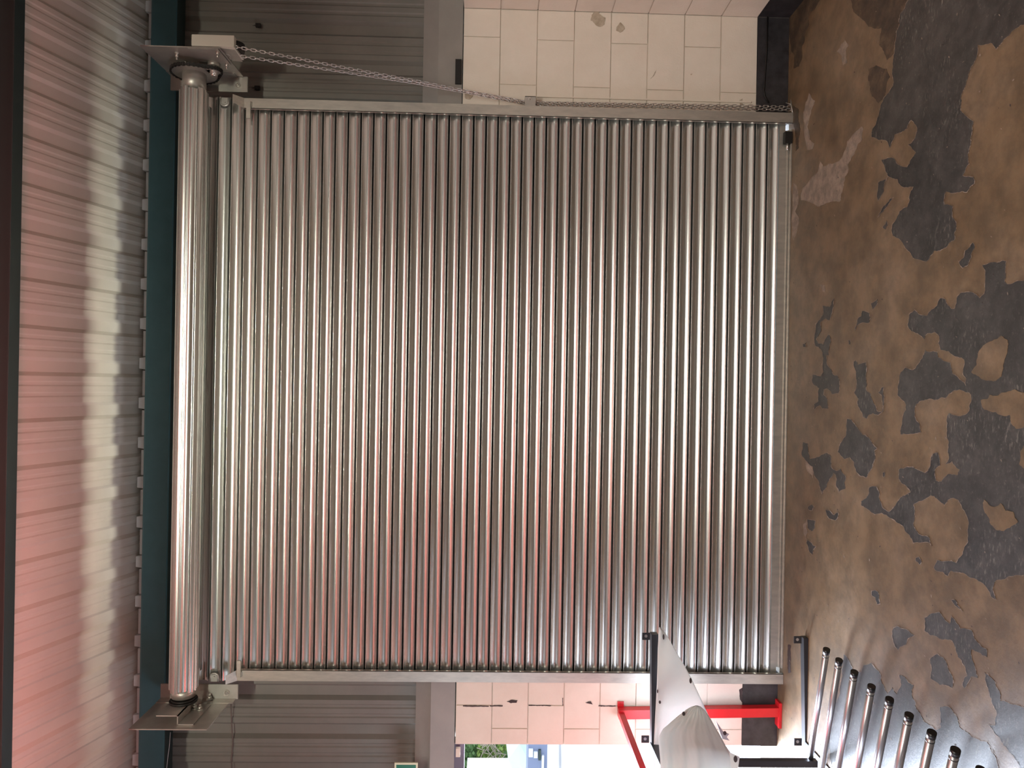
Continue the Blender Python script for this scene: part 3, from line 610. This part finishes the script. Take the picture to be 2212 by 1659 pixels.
# ------------------------------------------------------------------ hand chain
hc = thing('hand_chain', 'zinc plated hand chain hanging from the gearbox to the floor beside the right guide rail', 'chain', (1.75, -0.06, 0.0))
def strand(pts):
    w = []
    for u, v, y in pts: w.append(PY(u, v, y))
    return w
s1 = strand([(508, 101, -0.36), (651, 128, -0.29), (760, 149, -0.23), (895, 174, -0.17), (1020, 199, -0.11), (1143, 221, -0.055), (1400, 225.5, -0.05), (1708, 231, -0.05)])
s2 = strand([(526, 122, -0.35), (651, 141, -0.27), (773, 160, -0.21), (895, 179, -0.155), (1020, 202, -0.10), (1143, 226, -0.045), (1400, 230.5, -0.04), (1708, 237.5, -0.04)])
PL = 0.0245
def link_mesh():
    bm = B(); L, w = 0.0155, 0.0065; pts = []
    for k in range(7): an = -math.pi/2 + math.pi * k / 6; pts.append((L - w + w * math.cos(an), w * math.sin(an), 0))
    for k in range(7): an = math.pi/2 + math.pi * k / 6; pts.append((-L + w + w * math.cos(an), w * math.sin(an), 0))
    tube(bm, pts, 0.0027, 5, True); return mesh_of('link', bm, CHAINM)
LM = link_mesh()
def resample(w, step):
    out = []; acc = 0.0
    for a, b in zip(w, w[1:]):
        L = (b - a).length; t = acc
        while t < L: out.append((a + (b - a) * (t / L), (b - a).normalized())); t += step
        acc = t - L
    return out
hub = hc.location
for si, w in enumerate((s1, s2)):
    for i, (p, d) in enumerate(resample(w, PL)):
        rot = math.radians(20 + 90 * (i % 2) + si * 15 + (i * 0.7))
        y0 = Vector((0, -1, 0)); y0 = (y0 - d * y0.dot(d)).normalized(); x0 = d.cross(y0)
        zax = y0 * math.cos(rot) + x0 * math.sin(rot); yax = zax.cross(d)
        m = Matrix((d, yax, zax)).transposed().to_4x4(); m.translation = p - hub
        o = bpy.data.objects.new('link', LM); COL.objects.link(o); o.parent = hc; o.matrix_local = m
# keeper bracket holding the chain
a, b = PY(1134, 208, -0.07), PY(1157, 230, -0.07)
k = thing('chain_keeper', 'bent steel keeper clipping the hand chain to the right guide rail', 'bracket', ((a.x + b.x) / 2, -0.03, b.z))
bm = B(); box(bm, b.x, a.x, -0.074, -0.070, b.z, a.z); box(bm, a.x - 0.004, a.x, -0.074, -0.002, b.z, a.z); bevel(bm, 0.002); obj('strap', bm, STEEL, k)
hexbolt('bolt', PY(1144, 213, -0.0745), (0, -1, 0), 0.006, 0.014, k)
# paint ridge running down the wall beside the chain
bm = B(); a, b = PY(1160, 208, -0.006), PY(1622, 221, -0.006); bar(bm, (a.x, -0.005, a.z), (b.x, -0.005, b.z), 0.012, 0.01)
tag(obj('cable_duct', bm, PAINT), 'thin cream painted duct on the blocks beside the hand chain', 'duct')
bm = B(); tube(bm, [PY(1658, 28, -0.006), PY(1656, 110, -0.006), PY(1650, 195, -0.006), PY(1652, 208, -0.008), PY(1660, 222, -0.01)], 0.004, 6)
tag(obj('wall_cable', bm, DARKMETAL), 'thin grey cable along the black skirting under the right blocks', 'cable')
bm = B(); tube(bm, [PY(1709, 205, -0.02), PY(1709, 226, -0.06), PY(1712, 243, -0.09)], 0.004, 6); tube(bm, [PY(1709, 226, -0.06), PY(1698, 222, -0.01)], 0.004, 6)
tag(obj('floor_hook', bm, STEEL), 'small steel hook at the foot of the right guide rail', 'hook')

# ------------------------------------------------------------------ doorway on the left
t = bpy.data.objects.new('door_1', None); COL.objects.link(t); t.location = (-2.68, 0.1, 0); t['kind'] = 'structure'
zh = PY(980, 1630, 0.02).z
bm = B(); box(bm, -3.13, -2.226, 0.02, 0.10, zh - 0.065, zh); obj('frame_head', bm, mat('dark_door_frame', (0.09, 0.06, 0.10), 0.4), t)
bm = B(); box(bm, -2.236, -2.226, 0.05, 0.19, 0, zh - 0.065); obj('frame_jamb', bm, WHITEP, t)
bm = B(); a, b = PY(985, 1614, 0.005), PY(994, 1634, 0.005); box(bm, b.x, a.x - 0.005, -0.004, 0.02, b.z, a.z); bevel(bm, 0.006, 2); obj('closer_arm_cover', bm, PAINT, t)
# exit sign
a, b = PY(853, 1645.5, 0.01), PY(903, 1645, 0.01)
sg = thing('exit_sign', 'green exit sign with a pale border above the side doorway', 'sign', (a.x - 0.15, 0.0, b.z))
bm = B(); box(bm, a.x - 0.32, a.x, -0.004, 0.006, b.z, a.z); bevel(bm, 0.001); obj('border', bm, CREAMP, sg)
bm = B(); box(bm, a.x - 0.309, a.x - 0.011, -0.0055, -0.004, b.z + 0.011, a.z - 0.011); obj('panel', bm, GREEN, sg)
zc = (a.z + b.z) / 2; ax = a.x - 0.036; bm = B()
prism(bm, [(ax, -0.0065, zc), (ax - 0.05, -0.0065, zc + 0.042), (ax - 0.05, -0.0065, zc + 0.015), (ax - 0.10, -0.0065, zc + 0.015), (ax - 0.10, -0.0065, zc - 0.015), (ax - 0.05, -0.0065, zc - 0.015), (ax - 0.05, -0.0065, zc - 0.042)], (0, 0.0008, 0)); obj('arrow', bm, WHITEP, sg)
# thin cable on the left cladding
bm = B(); tube(bm, [PY(499, 1522, 0.15), PY(500, 1560, 0.185), PY(503, 1600, 0.185), PY(500, 1640, 0.185), PY(502, 1680, 0.185)], 0.0035, 6)
tag(obj('thin_cable', bm, mat('brown_cable', (0.16, 0.12, 0.11), 0.6)), 'thin brown cable strung across the left cladding below the end plate', 'cable')
bm = B(); tube(bm, [PY(368, 1582, 0.05), PY(366, 1610, 0.045), PY(362, 1640, 0.04), PY(358, 1680, 0.04)], 0.0015, 5)
tag(obj('loose_wire', bm, FILLER), 'fine pale wire hanging against the left end of the teal beam', 'wire')
# fixing clips in the right cladding
for i, (u, v, w) in enumerate(((558, 55, 'upper right corner of the cladding'), (556, 190, 'cladding just above the right guide rail'))):
    c = PY(u, v, 0.19); t = thing('clip', 'small black fixing clip on the ' + w, 'clip', (c.x, 0.19, c.z), 'black clips on the cladding')
    bm = B(); box(bm, c.x - 0.012, c.x + 0.012, 0.182, 0.196, c.z - 0.016, c.z + 0.016); bevel(bm, 0.004); cyl(bm, (c.x, 0.185, c.z), (c.x - 0.004, 0.185, c.z + 0.035), 0.005, 8, 0.001); obj('body', bm, DARKMETAL, t)

# ------------------------------------------------------------------ red barrier beside the left blocks
rb = thing('red_barrier', 'red painted steel barrier post with a top rail against the left blocks', 'barrier', (-2.03, -0.05, 0))
pt, pb = PY(1336, 1542, -0.045), PY(1684, 1537, -0.045)
bm = B(); bar(bm, (pt.x, -0.035, pt.z), (pb.x, -0.035, 0.012), 0.052, 0.055); bevel(bm, 0.003); obj('post', bm, REDP, rb)
a, b = PY(1334, 1515, -0.006), PY(1347, 1536, -0.006)
bm = B(); box(bm, b.x, a.x, -0.010, -0.002, b.z, a.z); bevel(bm, 0.002); obj('wall_tab', bm, REDP, rb)
hexbolt('bolt', PY(1340.5, 1520, -0.010), (0, -1, 0), 0.004, 0.008, rb, REDP)
e = PY(1387, 1662, -0.62); e2 = Vector((pt.x, -0.03, pt.z - 0.015)); dd = (e - e2)
bm = B(); bar(bm, e2, e2 + dd * 1.6, 0.034, 0.034); bevel(bm, 0.003); obj('top_rail', bm, REDP, rb)
bm = B(); box(bm, pb.x - 0.095, pb.x + 0.06, -0.068, -0.003, 0.0, 0.016); bevel(bm, 0.004)
obj('foot_plate', bm, REDP, rb)
# ------------------------------------------------------------------ black frame with angled silver tubes
YF = -0.39
rk = thing('tube_rack', 'black steel floor rack with a row of angled silver tubes near the left doorway', 'rack', (-1.75, -0.7, 0))
l0, l1 = PY(1741, 1376, YF), PY(1744, 1607, YF)
zl = 0.055
def fr(name, a, b, w=0.045, h=0.045):
    bm = B(); bar(bm, a, b, w, h); bevel(bm, 0.003); return obj(name, bm, BLKSTEEL, rk)
XA, XBk = l0.x, l1.x
fr('lower_rail', (XA, YF, l0.z), (XBk, YF, l1.z))
u0, u1 = PY(1413, 1368, YF), PY(1413, 1612, YF)
fr('upper_rail', (u0.x, YF, u0.z), (u1.x, YF, u1.z), 0.045, 0.038)
yend = -2.35
fr('side_rail', (XBk, YF, l1.z), (XBk + 0.02, yend, l1.z - 0.005))
fr('side_rail', (u1.x, YF, u1.z), (u1.x + 0.02, yend, u1.z))
q = PX(1790, 1648, XBk + 0.005)
fr('post', (XBk + 0.005, q.y, 0.03), (XBk + 0.005, q.y, u1.z), 0.034, 0.034)
fr('post', (XBk + 0.02, yend, 0.0), (XBk + 0.02, yend, u1.z), 0.04, 0.04)
def tab(u, v, w=16, h=15):
    a, b = PY(u - w/2, v - h/2, YF - 0.02), PY(u + w/2, v + h/2, YF - 0.02)
    bm = B(); box(bm, b.x, a.x, YF - 0.026, YF - 0.020, b.z, a.z); bevel(bm, 0.001); o = obj('fixing_tab', bm, BLKSTEEL, rk)
    c = PY(u, v, YF - 0.0265); bm = B(); cyl(bm, (c.x, YF - 0.0275, c.z), (c.x, YF - 0.0255, c.z), 0.0085, 12)
    h_ = bpy.data.objects.new('bolt_hole', mesh_of('bolt_hole', bm, TUBEM)); COL.objects.link(h_); h_.parent = o
tab(1395.5, 1374); tab(1393.5, 1596); tab(1722.5, 1381.5); tab(1757, 1382.5, 14); tab(1723, 1602)
caps = [(1785, 1407), (1812, 1430), (1845, 1456), (1882, 1487), (1921, 1515), (1963, 1549), (2012, 1587), (2063, 1625), (2118, 1668)]
HT = 0.085
for (u, v) in caps:
    p = PZ(u, v, HT); d = Vector((-0.62, 0.215, -0.03)).normalized()
    L = (p.x - XBk) / -d.x * 1.0; e = p + d * L
    bm = B(); cyl(bm, p, e, 0.0165, 20); o = obj('tube', bm, TUBEM, rk)
    bm = B(); cyl(bm, p + d * 0.012, p - d * 0.014, 0.0175, 20, 0.0172); cyl(bm, p + d * 0.03, p + d * 0.026, 0.0172, 20); c_ = bpy.data.objects.new('end_cap', mesh_of('end_cap', bm, CAPM)); COL.objects.link(c_); c_.parent = o
# low bar that carries the tubes' right half
pa, pb2 = PZ(1785, 1407, 0.04), PZ(2118, 1668, 0.04)

# ------------------------------------------------------------------ white sheet draped over the rack
def interp(tbl, x):
    if x <= tbl[0][0]: return tbl[0][1]
    for (a, b), (c, d) in zip(tbl, tbl[1:]):
        if x <= c: return b + (d - b) * (x - a) / (c - a)
    return tbl[-1][1]
top1 = [(1355, 1423.5), (1400, 1421), (1480, 1419), (1540, 1415.5), (1610, 1412), (1700, 1411)]
hem1 = [(1355, 1425), (1362, 1434), (1372, 1440), (1410, 1462), (1440, 1480), (1470, 1496), (1500, 1510), (1527, 1522), (1555, 1535), (1600, 1560), (1650, 1597), (1660, 1592), (1700, 1590)]
top2 = [(1524, 1504), (1527, 1494), (1532, 1484), (1545, 1467), (1560, 1449), (1575, 1432), (1590, 1424), (1602, 1423), (1640, 1426), (1700, 1428)]
hem2 = [(1524, 1506), (1527, 1514), (1534, 1522), (1550, 1533), (1590, 1556), (1640, 1583), (1700, 1600)]
def sheet(name, parent, tp, hm, v0, v1, nv, nt, yfun):
    bm = B(); g = []
    for i in range(nv + 1):
        v = v0 + (v1 - v0) * (i / nv) ; a, b = interp(tp, v), interp(hm, v)
        g.append([bm.verts.new(PY(a + (b - a) * j / nt, v, yfun(i / nv, j / nt))) for j in range(nt + 1)])
    for i in range(nv):
        for j in range(nt):
            f = bm.faces.new((g[i][j], g[i+1][j], g[i+1][j+1], g[i][j+1])); f.smooth = True
    return obj(name, bm, SHEETM, parent, solid=0.003)
ws = thing('plastic_sheet', 'crumpled white plastic sheet with slots hung over the black rack', 'sheet', (-1.9, -0.45, 0.4))
sheet('back_panel', ws, top1, hem1, 1355, 1700, 70, 22, lambda s, t: -0.43 - 0.012 * math.sin(7 * s + 3 * t) - 0.03 * t * s - 0.006 * math.sin(23 * s + 5 * t))
sheet('front_fold', ws, top2, hem2, 1524, 1700, 60, 26, lambda s, t: -0.50 - 0.34 * (0.5 - 0.5 * math.cos(math.pi * min(1, s / 0.95))) - 0.07 * math.sin(math.pi * min(1, t * 1.0)) * (0.3 + s) - 0.02 * math.sin(9 * t + 4 * s) * s - 0.008 * math.sin(31 * t + 7 * s) * s - 0.004 * math.sin(60 * t + 11 * s))
for (u, v, ru, rv, y) in ((1492, 1470.5, 2.6, 6, -0.462), (1425.5, 1517, 2.4, 3.5, -0.448), (1477, 1542, 3.2, 4.5, -0.545), (1420.5, 1493.5, 1.3, 4, -0.448), (1433.5, 1376, 2, 6, -0.448), (1566, 1584, 3.5, 4.5, -0.47), (1589, 1640, 4, 7, -0.90)):
    c = PY(u, v, y); bm = B(); n = 14
    prism(bm, [PY(u + ru * math.cos(2*math.pi*k/n), v + rv * math.sin(2*math.pi*k/n), y) for k in range(n)], (0, 0.003, 0)); obj('slot', bm, CRACKM, ws)
bm = B(); prism(bm, [PY(1546, 1556, -0.46), PY(1562, 1580, -0.46), PY(1575, 1586, -0.46), PY(1570, 1592, -0.46), PY(1576, 1600, -0.46), PY(1560, 1596, -0.46)], (0, 0.004, 0)); obj('hem_flap', bm, mat('grey_flap', (0.35, 0.34, 0.35), 0.4), ws)
bm = B(); prism(bm, [PY(1576, 1625, -0.88), PY(1598, 1635, -0.88), PY(1594, 1662, -0.88), PY(1580, 1662, -0.88)], (0, 0.004, 0)); obj('hem_flap', bm, SHEETM, ws)

# ------------------------------------------------------------------ outdoors beyond the left doorway
bm = B(); box(bm, -40, 20, 0.27, 60, -0.16, -0.02)
obj('ground', bm, CONC, kind='structure')
yv = 16.0
hedge_mats = [mat('leaf_dark', (0.07, 0.15, 0.045), 0.6), mat('leaf_light', (0.20, 0.30, 0.07), 0.6)]
BARK = mat('dry_twig', (0.35, 0.30, 0.26), 0.8)
for hi, (v0, v1, lm, lab) in enumerate(((1600, 1680, hedge_mats[0], 'leafy green hedge seen through the side doorway beyond the white vehicle'), )):
    h = thing('hedge', lab, 'hedge', (-10.5, yv + 3, 0)); bm = B(); bm2 = B()
    for k in range(2600):
        u = random.uniform(940, 1100); v = random.uniform(1600, 1690); y = yv + 2.2 + random.uniform(0, 1.2)
        p = PY(u, v, y); r = random.uniform(0.04, 0.11)
        n = Vector((random.uniform(-1, 1), random.uniform(-1, 0), random.uniform(-0.4, 1))).normalized(); x, yy = frame_of(n)
        target = bm if (u < 1030 or random.random() < 0.25) else bm2
        target.faces.new([target.verts.new(q) for q in (p + x*r, p + yy*r*0.6, p - x*r, p - yy*r*0.6)])
    a, b = PY(930, 1560, yv + 3.6), PY(1105, 1720, yv + 3.6); bk = B(); box(bk, b.x, a.x, yv + 3.5, yv + 4.5, -0.02, a.z); bevel(bk, 0.3, 2); obj('hedge_core', bk, hedge_mats[0], h)
    obj('foliage', bm, hedge_mats[0], h, kind='stuff'); obj('pale_foliage', bm2, hedge_mats[1], h, kind='stuff')
    bm = B()
    for k in range(60):
        p = PY(random.uniform(1030, 1075), random.uniform(1600, 1690), yv + 2.1); d = Vector((random.uniform(-1, 1), 0.1, random.uniform(-1, 1))) * 0.5
        cyl(bm, p, p + d, 0.012, 5)
    obj('twigs', bm, BARK, h, kind='stuff')
vh = thing('parked_vehicle', 'white parked vehicle beyond the side doorway in front of the hedge', 'vehicle', (-10.5, yv, 0))
a, b = PY(1010, 1637, yv + 1.6), PY(1112, 1720, yv)
bm = B(); box(bm, b.x - 2, a.x, yv, yv + 1.6, b.z, a.z); bevel(bm, 0.12, 3); obj('body', bm, WHITEP, vh)
bm = B(); cyl(bm, (a.x - 0.7, yv - 0.02, 0.30), (a.x - 0.7, yv + 0.2, 0.30), 0.32, 24); obj('wheel', bm, CAPM, vh)
bm = B(); box(bm, a.x - 0.3, a.x - 0.06, yv - 0.02, yv + 0.01, a.z - 0.35, a.z - 0.2); bevel(bm, 0.01); obj('lamp', bm, CREAMP, vh)
tp = thing('pale_tarpaulin', 'pale blue folded tarpaulin outdoors beside the white vehicle', 'tarpaulin', (-9, yv - 2, 0))
bm = B(); yq = yv - 1
P_ = [PY(1094, 1606, yq), PY(1098, 1640, yq - 0.3), PY(1118, 1690, yq), PY(1122, 1606, yq - 0.5), PY(1124, 1650, yq - 0.2), PY(1144, 1606, yq), PY(1140, 1640, yq - 0.2), PY(1146, 1700, yq)]
V_ = [bm.verts.new(p) for p in P_]
for f in ((0, 1, 3), (1, 4, 3), (1, 2, 4), (3, 4, 6), (3, 6, 5), (4, 2, 7), (4, 7, 6)): bm.faces.new([V_[i] for i in f])
obj('cloth', bm, mat('pale_blue_cloth', (0.55, 0.68, 0.72), 0.6), tp, solid=0.02)
eq = thing('equipment', 'blue grey metal equipment standing on the bright ground outdoors', 'equipment', (-9, yv - 3, 0))
yq = yv - 3; BG = mat('blue_grey_paint', (0.16, 0.20, 0.32), 0.5); BG2 = mat('pale_window', (0.6, 0.66, 0.72), 0.4)
for (u0, u1, v0, v1, m, nm) in ((1141, 1181, 1604, 1700, BG, 'base'), (1142, 1151, 1616, 1633, BG2, 'panel'), (1153, 1161, 1622, 1635, BG2, 'panel'), (1163, 1168, 1618, 1640, DKPURLIN, 'panel'), (1170, 1174, 1630, 1690, BG2, 'panel')):
    a, b = PY(u0, v0, yq), PY(u1, v1, yq); bm = B(); dep = 0.0 if nm == 'base' else 0.06
    box(bm, b.x, a.x, yq - dep, yq + (0.8 if nm == 'base' else 0.0), max(b.z, -0.02), a.z); bevel(bm, 0.015); obj(nm, bm, m, eq)
